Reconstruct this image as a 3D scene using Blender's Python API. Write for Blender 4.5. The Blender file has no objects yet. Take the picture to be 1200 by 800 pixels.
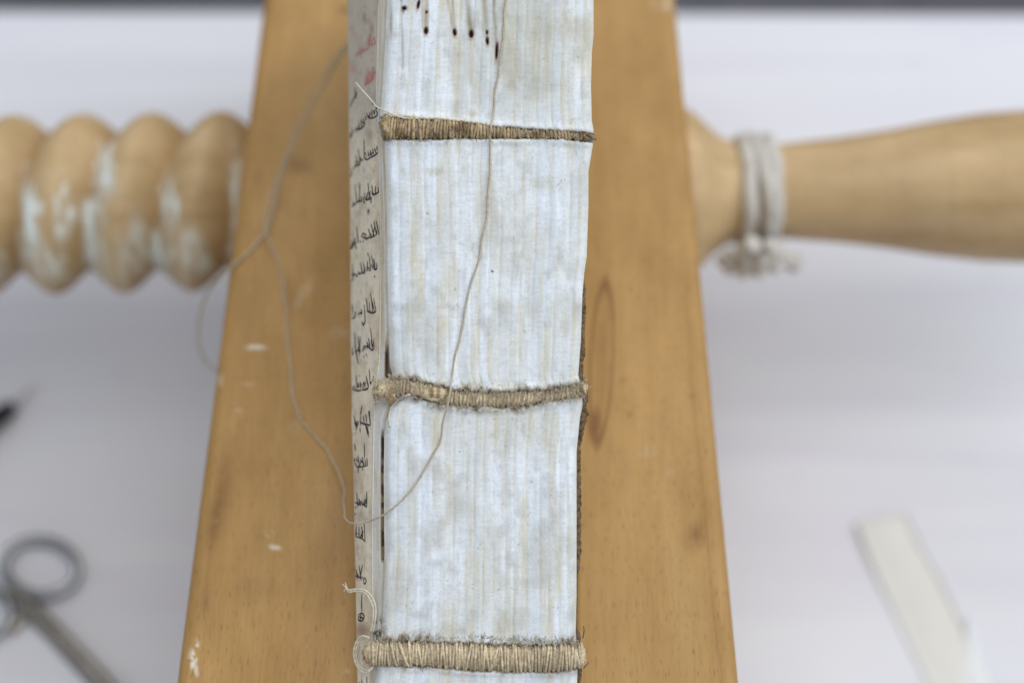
import bpy, math, random
import numpy as np
from mathutils import Vector
from mathutils.bvhtree import BVHTree

# ------------------------------------------------------------------ camera, world, lamps, exposure
scn = bpy.context.scene
TZ = -4.0                                  # height of the table top, cm
COL = scn.collection
S = 0.01                                   # the numbers below are centimetres
TH = math.radians(65)                      # the camera looks 65 degrees below the horizon, along +Y
FP = 2000.0                                # focal length, in pixels of a 1200 pixel wide picture
CAM = np.array([0.0, 0.0, 53.0])
FWD = np.array([0, math.cos(TH), -math.sin(TH)])
UP = np.array([0, math.sin(TH), math.cos(TH)])
cam_d = bpy.data.cameras.new('camera')
cam_d.lens = 60; cam_d.sensor_width = 36; cam_d.sensor_fit = 'HORIZONTAL'
cam_d.clip_start = 0.01; cam_d.clip_end = 50
cam_d.dof.use_dof = True; cam_d.dof.focus_distance = 0.421; cam_d.dof.aperture_fstop = 4.0
cam = bpy.data.objects.new('camera', cam_d); COL.objects.link(cam)
cam.location = CAM * S; cam.rotation_euler = (math.radians(90) - TH, 0, 0)
scn.camera = cam

world = bpy.data.worlds.new('World'); scn.world = world
world.use_nodes = True
bg = world.node_tree.nodes['Background']
bg.inputs[0].default_value = (0.82, 0.88, 1.0, 1); bg.inputs[1].default_value = 0.56

def area(name, loc, target, size, power, col):
    l = bpy.data.lights.new(name, 'AREA'); l.shape = 'RECTANGLE'
    l.size, l.size_y = size; l.energy = power; l.color = col
    o = bpy.data.objects.new(name, l); COL.objects.link(o)
    o.location = loc
    o.rotation_euler = (Vector(target) - Vector(loc)).to_track_quat('-Z', 'Y').to_euler()
    return o
area('window_light', (1.45, 0.55, 1.35), (0, 0.2, 0.05), (1.3, 1.2), 20, (0.93, 0.96, 1.0))
area('ceiling_light', (0.2, 0.30, 2.1), (0, 0.2, 0.05), (1.9, 1.7), 21, (1.0, 0.97, 0.93))
area('added_highlight_light', (-0.05, 1.35, 1.15), (0, 0.2, 0.05), (0.30, 0.26), 3.2, (0.80, 0.90, 1.0))  # small lamp added for the highlight on the scissor rings

vs = scn.view_settings
vs.view_transform = 'Standard'; vs.look = 'None'; vs.exposure = -0.14; vs.gamma = 1

# ------------------------------------------------------------------ helpers
def at(u, v, d):
    """point at depth d (cm) seen at u, v of the 1200x800 photograph"""
    u = np.asarray(u, float); v = np.asarray(v, float); d = np.asarray(d, float)
    x = (u - 600) / FP * d; y = (400 - v) / FP * d
    return np.stack([x + 0 * y + 0 * d, CAM[1] + FWD[1] * d + UP[1] * y, CAM[2] + FWD[2] * d + UP[2] * y], -1)
def onz(u, v, z):
    k = FWD[2] + (400 - v) / FP * UP[2]
    return at(u, v, (z - CAM[2]) / k)
def proj(P):
    Q = P - CAM
    d = Q @ FWD; y = Q @ UP
    return 600 + FP * Q[..., 0] / d, 400 - FP * y / d

def h2(i, j, seed):
    n = np.sin(i * 127.1 + j * 311.7 + seed * 74.7) * 43758.5453
    return n - np.floor(n)
def vn(x, y, seed=0):
    x = np.asarray(x, float); y = np.asarray(y, float)
    i = np.floor(x); j = np.floor(y); a = x - i; b = y - j
    a = a * a * (3 - 2 * a); b = b * b * (3 - 2 * b)
    return ((h2(i, j, seed) * (1 - a) + h2(i + 1, j, seed) * a) * (1 - b)
            + (h2(i, j + 1, seed) * (1 - a) + h2(i + 1, j + 1, seed) * a) * b)
def fb(x, y, seed=0, o=3):
    s = 0; k = 0.5; t = 0
    for n in range(o):
        s = s + k * vn(x * 2 ** n, y * 2 ** n, seed + 7 * n); t += k; k *= 0.55
    return s / t
def ss(a, b, x):
    t = np.clip((x - a) / (b - a), 0, 1); return t * t * (3 - 2 * t)
def curve(pts):
    xs = [p[0] for p in pts]; ys = [p[1] for p in pts]
    return lambda x: np.interp(x, xs, ys)
def mixc(c, to, m):
    m = np.clip(m, 0, 1)[..., None]
    return c * (1 - m) + np.array(to) * m
def srgb(r, g, b):
    return tuple(((c / 255 + 0.055) / 1.055) ** 2.4 if c > 10 else c / 3294 for c in (r, g, b))

def root(name, label, cat, loc=(0, 0, 0), group=None):
    o = bpy.data.objects.new(name, None); COL.objects.link(o)
    o.location = np.array(loc, float) * S; o.empty_display_size = 0.02
    o['label'] = label; o['category'] = cat
    if group: o['group'] = group
    o['cm'] = [float(q) for q in loc]
    return o
def wloc(o):
    p = np.zeros(3)
    while o is not None:
        p = p + np.array(o.location) / S; o = o.parent
    return p
def mesh(name, V, F, mat, parent=None, smooth=True, cols=None, label=None, origin=None):
    """one mesh object from world points in cm"""
    V = np.asarray(V, float).reshape(-1, 3)
    if origin is None: org = wloc(parent) if parent is not None else np.zeros(3)
    else: org = np.array(origin, float)
    me = bpy.data.meshes.new(name)
    if isinstance(F, np.ndarray):
        me.vertices.add(len(V)); me.vertices.foreach_set('co', ((V - org) * S).ravel())
        n = len(F); me.loops.add(n * 4); me.polygons.add(n)
        me.loops.foreach_set('vertex_index', F.ravel().astype(np.int32))
        me.polygons.foreach_set('loop_start', np.arange(0, n * 4, 4, dtype=np.int32))
        me.update(calc_edges=True)
    else:
        me.from_pydata(((V - org) * S).tolist(), [], F)
    me.validate(); me.update()
    if smooth: me.polygons.foreach_set('use_smooth', [True] * len(me.polygons))
    if cols is not None:
        a = me.color_attributes.new('tint', 'FLOAT_COLOR', 'POINT')
        c = np.ones((len(V), 4)); c[:, :3] = np.asarray(cols).reshape(-1, 3)
        a.data.foreach_set('color', c.ravel())
    me.materials.append(mat)
    o = bpy.data.objects.new(name, me); COL.objects.link(o)
    if parent is not None:
        o.parent = parent; o.location = (org - wloc(parent)) * S
    else: o.location = org * S
    if label: o['label'] = label
    return o
def gridf(nr, nc, wrap=False):
    r = np.arange(nr - 1)[:, None]; m = nc if wrap else nc - 1
    c = np.arange(m)[None, :]; c2 = (c + 1) % nc
    a = r * nc + c; b = r * nc + c2
    return np.stack([a, b, b + nc, a + nc], -1).reshape(-1, 4)
def flip(F): return F[:, ::-1].copy()
def smoothpath(P, n):
    """Catmull-Rom through the points, n samples per span"""
    P = np.asarray(P, float); Q = np.vstack([2 * P[0] - P[1], P, 2 * P[-1] - P[-2]])
    out = []
    for i in range(1, len(Q) - 2):
        for t in np.arange(n) / n:
            a, b, c, d = Q[i - 1], Q[i], Q[i + 1], Q[i + 2]
            out.append(0.5 * (2 * b + (c - a) * t + (2 * a - 5 * b + 4 * c - d) * t * t + (3 * b - 3 * c + d - a) * t ** 3))
    out.append(P[-1]); return np.array(out)
def tube(P, R, ns=8, flat=1.0, cap=True, ref=None):
    """verts, faces of a tube along P with radii R"""
    P = np.asarray(P, float); n = len(P); R = np.broadcast_to(np.asarray(R, float), (n,))
    T = np.gradient(P, axis=0); T /= np.linalg.norm(T, axis=1)[:, None] + 1e-12
    N = np.array([0, 0, 1.0]) if ref is None else np.array(ref, float)
    if abs(N @ T[0]) > 0.95: N = np.array([1.0, 0.2, 0])
    V = []
    for i in range(n):
        N = N - (N @ T[i]) * T[i]; N /= np.linalg.norm(N); B = np.cross(T[i], N)
        a = np.arange(ns) / ns * 2 * math.pi
        V.append(P[i] + R[i] * (np.cos(a)[:, None] * B + np.sin(a)[:, None] * N * flat))
    V = np.concatenate(V); F = gridf(n, ns, True).tolist()
    if cap:
        F.append(list(range(ns))[::-1]); F.append([(n - 1) * ns + k for k in range(ns)])
    return V, F
def join(parts):
    V = []; F = []; o = 0
    for v, f in parts:
        V.append(v); F += [[k + o for k in q] for q in (f.tolist() if isinstance(f, np.ndarray) else f)]; o += len(v)
    return np.concatenate(V), F
def box(x0, x1, y0, y1, z0, z1):
    V = np.array([[x, y, z] for z in (z0, z1) for y in (y0, y1) for x in (x0, x1)], float)
    return V, [[0, 2, 3, 1], [4, 5, 7, 6], [0, 1, 5, 4], [2, 6, 7, 3], [0, 4, 6, 2], [1, 3, 7, 5]]

# ------------------------------------------------------------------ materials
class NT:
    def __init__(s, name):
        s.m = bpy.data.materials.new(name); s.m.use_nodes = True
        s.t = s.m.node_tree; s.b = s.t.nodes['Principled BSDF']
    def n(s, k, **kw):
        o = s.t.nodes.new(k)
        for a, v in kw.items(): setattr(o, a, v)
        return o
    def l(s, a, b): s.t.links.new(a, b)
    def coords(s, scale):
        tc = s.n('ShaderNodeTexCoord'); mp = s.n('ShaderNodeMapping'); mp.inputs['Scale'].default_value = scale
        s.l(tc.outputs['Object'], mp.inputs['Vector']); return mp.outputs['Vector']
    def noise(s, scale, detail=4, rough=0.6, dist=0.0, k=1.0):
        n = s.n('ShaderNodeTexNoise'); n.inputs['Scale'].default_value = k
        n.inputs['Detail'].default_value = detail; n.inputs['Roughness'].default_value = rough
        n.inputs['Distortion'].default_value = dist
        s.l(s.coords(scale), n.inputs['Vector']); return n.outputs['Fac']
    def ramp(s, x, stops):
        r = s.n('ShaderNodeValToRGB'); e = r.color_ramp.elements
        while len(e) < len(stops): e.new(0.5)
        for q, (p, c) in zip(e, stops):
            q.position = p; q.color = (*c, 1) if not isinstance(c, (int, float)) else (c, c, c, 1)
        s.l(x, r.inputs['Fac']); return r.outputs['Color']
    def mix(s, a, b, f=1.0, mode='MULTIPLY'):
        m = s.n('ShaderNodeMix', data_type='RGBA', blend_type=mode)
        for sock, v in ((m.inputs['Factor'], f), (m.inputs['A'], a), (m.inputs['B'], b)):
            if hasattr(v, 'links'): s.l(v, sock)
            elif isinstance(v, (int, float)): sock.default_value = v
            else: sock.default_value = (*v, 1)
        return m.outputs['Result']
    def attr(s, name='tint'):
        a = s.n('ShaderNodeAttribute', attribute_name=name); return a.outputs['Color']
    def bump(s, h, st=0.3, dist=0.0003, prev=None):
        b = s.n('ShaderNodeBump'); b.inputs['Strength'].default_value = st; b.inputs['Distance'].default_value = dist
        s.l(h, b.inputs['Height'])
        if prev is not None: s.l(prev, b.inputs['Normal'])
        return b.outputs['Normal']
    def out(s, col=None, rough=0.7, normal=None, spec=0.3, metal=0):
        if col is not None:
            if hasattr(col, 'links'): s.l(col, s.b.inputs['Base Color'])
            else: s.b.inputs['Base Color'].default_value = (*col, 1)
        if hasattr(rough, 'links'): s.l(rough, s.b.inputs['Roughness'])
        else: s.b.inputs['Roughness'].default_value = rough
        s.b.inputs['Specular IOR Level'].default_value = spec; s.b.inputs['Metallic'].default_value = metal
        if normal is not None: s.l(normal, s.b.inputs['Normal'])
        return s.m

def m_vellum(name, fine=0.10, bump=0.35):
    t = NT(name)
    a = t.noise((2600, 1500, 1500), 5, 0.7)
    b = t.noise((300, 1200, 1200), 4, 0.65)            # faint marks lying across the folds
    c = t.mix(t.attr(), t.ramp(a, [(0.3, 1 - 1.4 * fine), (0.65, 1 + fine * .4)]))
    c = t.mix(c, t.ramp(b, [(0.33, (1 - fine, 1 - fine * .95, 1 - fine * .8)), (0.6, 1.0)]))
    n = t.bump(a, bump, 0.00012); n = t.bump(b, bump, 0.00015, n)
    return t.out(c, 0.8, n, 0.25)
def m_wood(name, ax, c0, c1, c2, seed=0, gloss=0.5):
    """beech: long soft grain, short dark pores, along axis ax"""
    t = NT(name)
    def sc(al, ac): return tuple(al if i == ax else ac for i in range(3))
    g = t.noise(sc(9, 130), 5, 0.6, 0.6)
    f = t.noise(sc(60, 1400), 3, 0.6)
    p = t.noise(sc(330, 2600), 2, 0.5)
    w = t.noise(sc(22, 40), 3, 0.6)
    c = t.ramp(g, [(0.25, c0), (0.5, c1), (0.78, c2)])
    c = t.mix(c, t.ramp(f, [(0.3, 0.92), (0.6, 1.03)]))
    c = t.mix(c, t.ramp(p, [(0.30, (0.60, 0.52, 0.42)), (0.40, 1.0)]), 0.75)
    c = t.mix(c, t.ramp(w, [(0.3, (0.88, 0.85, 0.80)), (0.65, (1.05, 1.04, 1.02))]))
    c = t.mix(c, t.attr())
    n = t.bump(p, 0.25, 0.0002); n = t.bump(f, 0.12, 0.0002, n)
    return t.out(c, t.ramp(w, [(0.3, gloss + .12), (0.7, gloss - .06)]), n, 0.4)
def m_fibre(name, c0, c1, rough=0.85, scale=900, bump=0.5):
    t = NT(name)
    a = t.noise((scale,) * 3, 4, 0.65)
    c = t.mix(t.ramp(a, [(0.3, c0), (0.62, c1)]), t.attr())
    return t.out(c, rough, t.bump(a, bump, 0.0003), 0.2)
def m_plain(name, c0, c1, scale=400, rough=0.6, bump=0.1, spec=0.3, metal=0):
    t = NT(name)
    a = t.noise((scale,) * 3, 4, 0.6)
    return t.out(t.ramp(a, [(0.3, c0), (0.65, c1)]), rough, t.bump(a, bump, 0.0002), spec, metal)

M = {}
M['vellum'] = m_vellum('vellum_spine', 0.065, 0.40)
M['leaf'] = m_vellum('vellum_leaf', 0.07, 0.30)
M['beech'] = m_wood('beech_cheek', 1, srgb(159, 122, 67), srgb(168, 131, 74), srgb(174, 139, 83))
M['turned'] = m_wood('beech_turned', 0, srgb(182, 153, 107), srgb(195, 168, 125), srgb(203, 178, 139), gloss=0.48)
M['cord'] = m_fibre('hemp_cord', (0.16, 0.125, 0.08), (0.38, 0.32, 0.22), scale=1500)
M['wrap'] = m_fibre('linen_wrap', (0.38, 0.30, 0.18), (0.68, 0.57, 0.39), scale=1300)
M['thread'] = m_fibre('linen_thread', (0.32, 0.27, 0.19), (0.54, 0.47, 0.36), scale=2500)
M['pale'] = m_fibre('pale_thread', (0.46, 0.42, 0.32), (0.66, 0.62, 0.50), scale=2500)
M['tape'] = m_fibre('cotton_tape', (0.42, 0.395, 0.35), (0.60, 0.58, 0.53), scale=900)
M['ink'] = m_plain('iron_gall_ink', (0.010, 0.008, 0.014), (0.045, 0.038, 0.05), 2500, 0.7, 0.0)
M['red'] = m_plain('red_ink', (0.50, 0.17, 0.14), (0.60, 0.30, 0.25), 2500, 0.8, 0.0)
M['leather'] = m_plain('old_leather', (0.03, 0.022, 0.015), (0.20, 0.13, 0.065), 900, 0.85, 0.6)
M['fluff'] = m_plain('dust_fluff', (0.07, 0.06, 0.055), (0.20, 0.17, 0.14), 900, 0.95, 0.3)
M['palefluff'] = m_plain('pale_fluff', (0.42, 0.36, 0.26), (0.64, 0.57, 0.44), 900, 0.95, 0.3)
M['steel'] = m_plain('steel_dark_reflection', (0.20, 0.18, 0.15), (0.28, 0.26, 0.23), 300, 0.13, 0.05, 0.5, 1.0)  # base colour darkened as if the arms mirrored a dark room
M['ring_steel'] = m_plain('steel_ring_highlight', (0.22, 0.23, 0.24), (0.30, 0.315, 0.33), 200, 0.14, 0.05, 0.5, 1.0)  # lighter copy of the steel, standing in for the highlight on the rings
M['black'] = m_plain('black_lacquer', (0.004, 0.006, 0.009), (0.012, 0.016, 0.02), 300, 0.35, 0.05)
M['bristle'] = m_plain('pale_bristle', (0.45, 0.40, 0.36), (0.55, 0.50, 0.46), 900, 0.8, 0.3)
M['strip'] = m_plain('cream_strip', srgb(211, 210, 203), srgb(215, 214, 207), 120, 0.5, 0.05)
M['strip2'] = m_plain('white_strip', srgb(216, 219, 218), srgb(222, 225, 224), 120, 0.45, 0.05)
M['metal_leg'] = m_plain('grey_metal', (0.3, 0.3, 0.31), (0.38, 0.38, 0.39), 40, 0.4, 0.05)
def m_table():
    t = NT('white_table_cover')
    a = t.noise((4, 46, 10), 4, 0.55, 0.3)
    b = t.noise((38, 80, 60), 4, 0.6)
    c = t.ramp(a, [(0.34, srgb(209, 208, 215)), (0.6, srgb(216, 217, 221))])
    c = t.mix(c, t.ramp(b, [(0.24, (0.90, 0.88, 0.90)), (0.36, 1.0)]), 0.6)
    return t.out(c, 0.55, t.bump(a, 0.2, 0.001), 0.3)
M['table'] = m_table()
M['floor'] = m_plain('grey_floor', srgb(88, 87, 92), srgb(104, 103, 108), 30, 0.8, 0.2)

# ------------------------------------------------------------------ floor and table
g = mesh('floor', *box(-400, 400, -300, 500, -78, -75), M['floor'], smooth=False); g['kind'] = 'structure'
def rot(V, a):
    c, s = math.cos(a), math.sin(a); V = V.copy(); x, y = V[:, 0].copy(), V[:, 1].copy()
    V[:, 0] = c * x - s * y; V[:, 1] = s * x + c * y; return V
tb = root('table', 'white covered work table under the wooden press', 'table', (0, -25, -75))
e0 = onz(0, 11, TZ); e1 = onz(1200, 15, TZ)
def edge_y(x): return e0[1] + (x - e0[0]) * (e1[1] - e0[1]) / (e1[0] - e0[0])
V = np.array([[-80, -95, TZ - 3.2], [80, -95, TZ - 3.2], [80, edge_y(80), TZ - 3.2], [-80, edge_y(-80), TZ - 3.2],
              [-80, -95, TZ], [80, -95, TZ], [80, edge_y(80), TZ], [-80, edge_y(-80), TZ]])
tt = mesh('table_top', V, [[3, 2, 1, 0], [4, 5, 6, 7], [0, 1, 5, 4], [1, 2, 6, 5], [2, 3, 7, 6], [3, 0, 4, 7]], M['table'], tb, smooth=False)
bv = tt.modifiers.new('bevel', 'BEVEL'); bv.width = 0.003; bv.segments = 3
for x in (-72, 72):
    for y in (-88, 30):
        mesh('leg', *box(x - 2.5, x + 2.5, y - 2.5, y + 2.5, -75, TZ - 3.2), M['metal_leg'], tb, smooth=False)

# ------------------------------------------------------------------ laying press
ZJ = 10.2                                                 # top of the cheeks
press = root('laying_press', 'wooden laying press with beech cheeks clamping the book', 'press', (0, 19, TZ))
Y0, Y1 = 2.0, 37.6
def line_x(p, q):
    a = onz(*p, ZJ); b = onz(*q, ZJ)
    return lambda y: a[0] + (y - a[1]) * (b[0] - a[0]) / (b[1] - a[1])
LO = line_x((205, 800), (308, 0)); RO = line_x((867, 800), (792, 0))
LI = lambda y: -3.72 + 0 * y
RI = lambda y: 1.60 + (y - 10) * 0.012
SZ = 5.5
def cheek(fo, fi, side, label, marks):
    """closed profile (outer side, rounded arris, top, inner side, bottom) swept along Y; dense on top for its marks"""
    ys = np.concatenate([[Y0, Y0 + .12], np.linspace(Y0 + .4, Y1 - .4, 620), [Y1 - .12, Y1]])
    rows = []
    nt = 90
    for y in ys:
        o = fo(y); i = fi(y); e = min(y - Y0, Y1 - y); ins = max(0, .12 - e) ** 1.0
        w = i - o; s = 1 if w > 0 else -1
        pr = [(o, TZ + 0.15), (o, 2.3), (o, 6.6), (o, ZJ - .32)]
        for a in (20, 45, 70): pr.append((o + s * .30 * (1 - math.cos(math.radians(a))), ZJ - .32 + .30 * math.sin(math.radians(a))))
        for t in np.linspace(0, 1, nt): pr.append((o + s * .32 + (w - s * .44) * t, ZJ))
        pr += [(i - s * .04, ZJ - .04), (i, ZJ - .14), (i, 5), (i, TZ + .15), (i - s * .15, TZ), (o + s * .15, TZ)]
        pr = np.array(pr); cx = (o + i) / 2
        pr[:, 0] = cx + (pr[:, 0] - cx) * (1 - ins / 2); pr[:, 1] = 3.1 + (pr[:, 1] - 3.1) * (1 - ins / 7)
        rows.append(np.column_stack([pr[:, 0], np.full(len(pr), y), pr[:, 1]]))
    R = np.array(rows); nr, nc = R.shape[:2]
    und = (fb(R[..., 1] * .35, R[..., 0] * .8, 5) - .5) * .03          # old timber is not dead flat
    R[:, 7:7 + nt, 2] += und[:, 7:7 + nt]
    V = R.reshape(-1, 3); u, v = proj(V); C = np.ones((len(V), 3))
    C = marks(u, v, C, V)
    F = gridf(nr, nc, True)
    if side > 0: F = flip(F)
    F = F.tolist(); c0 = list(range(nc)); c1 = [(nr - 1) * nc + k for k in range(nc)]
    F += [c0 if side < 0 else c0[::-1], c1[::-1] if side < 0 else c1]
    F = [f[::-1] for f in F]
    return mesh('cheek', V, F, M['beech'], press, cols=C, label=label)
def el(u, v, cx, cy, rx, ry, ang=0, soft=0.5):
    a = math.radians(ang); x = (u - cx) * math.cos(a) + (v - cy) * math.sin(a); y = -(u - cx) * math.sin(a) + (v - cy) * math.cos(a)
    d = np.sqrt((x / rx) ** 2 + (y / ry) ** 2); return 1 - ss(1 - soft, 1 + soft * .3, d)
WH = (1.6, 2.6, 7.0)
def marks_l(u, v, C, V):
    n = fb(V[:, 0] * 3, V[:, 1] * 1.2, 3); n2 = fb(V[:, 0] * 9, V[:, 1] * 5, 4)
    C = C * (0.90 + .16 * n)[:, None]
    for (x, y, rx, ry, a, k) in [(300, 407, 14, 3, 0, 1.1), (322, 641, 9, 3.5, 10, .7), (345, 500, 10, 8, 0, .1), (228, 766, 4.5, 19, 10, 1.6),
                                 (230, 785, 3, 9, -5, .7), (355, 345, 8, 24, 30, .16), (397, 390, 14, 9, 0, .16), (280, 483, 7, 5, 0, .5), (252, 610, 4, 4, 0, .6),
                                 (406, 789, 4, 6, 0, .6), (316, 625, 7, 5, 0, .35), (290, 450, 10, 3, 0, .25), (258, 445, 5, 9, 0, .3)]:
        C = mixc(C, WH, el(u, v, x, y, rx, ry, a) * k * ss(.30, .50, n2) * 1.0)
    for (x, y, rx, ry, a, k) in [(350, 195, 22, 14, 0, .4), (338, 345, 12, 30, 0, .3), (262, 575, 12, 60, 5, .40), (250, 610, 10, 50, 8, .45), (404, 12, 10, 6, 0, .7),
                                 (390, 640, 30, 80, 0, .2), (300, 690, 50, 20, 0, .15), (240, 700, 9, 40, 5, .25)]:
        C = mixc(C, (.50, .42, .33), el(u, v, x, y, rx, ry, a, .9) * k * (.8 + n2))
    return C
def marks_r(u, v, C, V):
    n = fb(V[:, 0] * 3, V[:, 1] * 1.2, 13); n2 = fb(V[:, 0] * 10, V[:, 1] * 5, 14)
    C = C * (0.93 + .12 * n)[:, None]
    # long narrow knot figure beside the book
    q = np.sqrt(((u - (705 - (v - 420) * .05)) / 13) ** 2 + ((v - 425) / 92) ** 2)
    C = mixc(C, (.50, .38, .26), (1 - ss(0, .20, np.abs(q - 1))) * .85 * ss(0, .4, n + .1))
    C = mixc(C, (.74, .66, .56), (1 - ss(.2, 1.0, q)) * .6)
    C = mixc(C, (.50, .38, .27), el(u, v, 697, 497, 10, 26, 8, .8) * 1.0)
    C = mixc(C, (.60, .47, .35), el(u, v, 684, 490, 12, 12, 0, .8) * .5)
    for (x, y, rx, ry, a, k) in [(815, 627, 15, 24, 15, .50), (817, 622, 7, 12, 0, .4), (730, 445, 7, 5, -30, .5), (738, 485, 6, 4, 20, .5), (812, 463, 7, 4, 0, .5), (806, 440, 3, 20, 0, .2),
                                 (803, 220, 5, 30, 0, .2)]:
        C = mixc(C, (.50, .38, .28), el(u, v, x, y, rx, ry, a, .9) * k * (.5 + n2 * .8))
    for (x, y, rx, ry, a, k) in [(759, 528, 14, 10, 0, .16), (784, 554, 6, 5, 0, .12), (780, 4, 18, 10, 0, .5)]:
        C = mixc(C, WH, el(u, v, x, y, rx, ry, a, .9) * k * ss(.35, .6, n2))
    # a line scratched along the outer edge
    xo = 867 - 75 * (800 - v) / 800
    C = mixc(C, (.72, .62, .5), (1 - ss(0, 2.5, np.abs(u - (xo - 19 - 6 * fb(v * .01, v * 0, 3))))) * .6 * ss(200, 420, v))
    return C
cheek(LO, LI, -1, 'cheek left of the book, scuffed with white paint flecks', marks_l)
cheek(RO, RI, 1, 'cheek right of the book, with a long dark knot', marks_r)

# screw and turned handle share one axis through both cheeks
A0 = onz(0, 241, SZ); A1 = onz(1200, 219, SZ)
ax = (A1 - A0) / np.linalg.norm(A1 - A0); ay = np.array([-ax[1], ax[0], 0]); az = np.array([0, 0, 1.0])
def axp(px):                                             # axis point seen at column px
    t = (px - 0) / 1200; return A0 + (A1 - A0) * t
def xs_of(px): return (axp(px) - A0) @ ax
k_px = np.linalg.norm(A1 - A0) / 1200
def lathe(xr, ns=72, cols=None, sag=None):
    P = np.array(xr, float); a = np.arange(ns) / ns * 2 * math.pi
    V = (A0 + ax * P[:, 0, None])[:, None, :] + P[:, 1, None, None] * (np.cos(a)[None, :, None] * ay + np.sin(a)[None, :, None] * az)
    F = gridf(len(P), ns, True).tolist()
    F.append(list(range(ns))); F.append([(len(P) - 1) * ns + k for k in range(ns)][::-1])
    return V.reshape(-1, 3), [f[::-1] for f in F]
# thread of the screw
nX, nA = 560, 96
X = np.linspace(xs_of(-430), xs_of(330), nX)[:, None]; ang = (np.arange(nA) / nA * 2 * math.pi)[None, :]
pitch = 80 * k_px
# crest columns seen along the far (+Y) side: 25, 108, 190, 262; half a pitch left of that on the near side
ph = (X - xs_of(29)) / pitch + ang / (2 * math.pi)
wv = np.abs(np.cos(math.pi * ph))
rr = (77 + 28 * (.72 * wv + .28 * wv ** 2)) * k_px * (1 + .006 * (fb(X * 2, ang * 3, 3) - .5))
V = (A0 + ax * X[..., None]) + rr[..., None] * (np.cos(ang)[..., None] * ay + np.sin(ang)[..., None] * az)
V = V.reshape(-1, 3); u, v = proj(V); C = np.ones((len(V), 3)) * (0.92 + .12 * fb(V[:, 0], V[:, 2], 3))[:, None]
n2 = fb(V[:, 0] * 2.2, V[:, 1] * 1.2, 8)
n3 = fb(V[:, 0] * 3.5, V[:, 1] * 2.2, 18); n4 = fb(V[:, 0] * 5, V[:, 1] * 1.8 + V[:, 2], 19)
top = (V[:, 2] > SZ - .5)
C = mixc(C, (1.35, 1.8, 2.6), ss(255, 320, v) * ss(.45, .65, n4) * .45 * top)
C = mixc(C, (.62, .50, .38), (1 - wv.reshape(-1)) ** 2 * .7)       # darker towards the root of the thread
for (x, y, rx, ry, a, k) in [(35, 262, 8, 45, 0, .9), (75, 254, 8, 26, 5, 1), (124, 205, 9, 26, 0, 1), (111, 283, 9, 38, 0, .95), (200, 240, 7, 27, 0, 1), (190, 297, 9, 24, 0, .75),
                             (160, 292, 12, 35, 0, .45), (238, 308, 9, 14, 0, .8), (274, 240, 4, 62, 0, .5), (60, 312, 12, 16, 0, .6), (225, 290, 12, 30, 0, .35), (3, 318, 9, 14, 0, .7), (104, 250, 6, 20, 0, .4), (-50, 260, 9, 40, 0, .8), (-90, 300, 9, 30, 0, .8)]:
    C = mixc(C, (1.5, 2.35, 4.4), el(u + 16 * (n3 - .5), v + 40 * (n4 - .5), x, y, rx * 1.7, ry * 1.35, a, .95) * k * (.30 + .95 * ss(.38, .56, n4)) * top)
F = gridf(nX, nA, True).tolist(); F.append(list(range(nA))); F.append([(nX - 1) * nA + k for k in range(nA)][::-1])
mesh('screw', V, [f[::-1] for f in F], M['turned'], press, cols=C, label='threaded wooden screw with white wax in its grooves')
# handle
prof = [(720, 75), (786, 75), (786.5, 100), (800, 99), (808, 97), (811, 94), (818, 87), (826, 79), (836, 70), (848, 62.5), (860, 58), (872, 56), (900, 55), (920, 56), (950, 59), (985, 62), (1040, 69.5), (1095, 79),
        (1150, 86.5), (1200, 89.5), (1260, 91), (1330, 84), (1390, 70), (1430, 54), (1452, 36), (1460, 10)]
pc = np.array(prof, float); pxs = np.unique(np.concatenate([np.linspace(720, 1460, 190), pc[:, 0]])); prr = np.interp(pxs, pc[:, 0], pc[:, 1])
ker = np.array([1, 2, 3, 2, 1]) / 9.
sm = np.convolve(np.pad(prr, 2, mode='edge'), ker, 'valid'); prr = np.where(pxs > 800, sm, prr)
V, F = lathe([(xs_of(p), r * k_px) for p, r in zip(pxs, prr)])
C = np.ones((len(V), 3)) * (0.86 + .2 * fb(V[:, 0] * .5, V[:, 1] * 1.5 + V[:, 2], 3))[:, None]
u, v = proj(V)
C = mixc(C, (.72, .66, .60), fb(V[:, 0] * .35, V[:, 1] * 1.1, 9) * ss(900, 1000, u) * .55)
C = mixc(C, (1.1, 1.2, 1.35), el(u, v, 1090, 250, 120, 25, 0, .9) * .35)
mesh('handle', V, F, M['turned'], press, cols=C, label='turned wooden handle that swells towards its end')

# cotton tape knotted round the handle
rw = 56 * k_px
tp = root('cotton_tape', 'grey white cotton tape wound round the neck of the handle', 'tape', tuple(axp(890) - np.array([0, 0, rw + .2])))
def coil(p0, p1, turns, r, th0=0):
    t = np.linspace(0, 1, int(60 * turns)); a = th0 + t * turns * 2 * math.pi
    P = np.array([axp(p0 + (p1 - p0) * q) for q in t]); rj = r * (1 + .02 * np.sin(a * 3.1))
    return P + rj[:, None] * (np.cos(a)[:, None] * ay + np.sin(a)[:, None] * az)
def whitecols(V, k=.1, seed=2): return np.ones((len(V), 3)) * (1 - k + 2 * k * fb(V[:, 0] * 8, V[:, 1] * 8 + V[:, 2] * 5, seed))[:, None]
P = np.vstack([coil(867, 873, 2.0, rw + .10), coil(873, 893, 0.4, rw + .16), coil(893, 902, 2.6, rw + .12, .8 * math.pi)])
V, F = tube(P, .21 + .02 * np.sin(np.arange(len(P)) * .7), 10)
mesh('tape_winding', V, F, M['tape'], tp, cols=whitecols(V))
zt = SZ + .2
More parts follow.
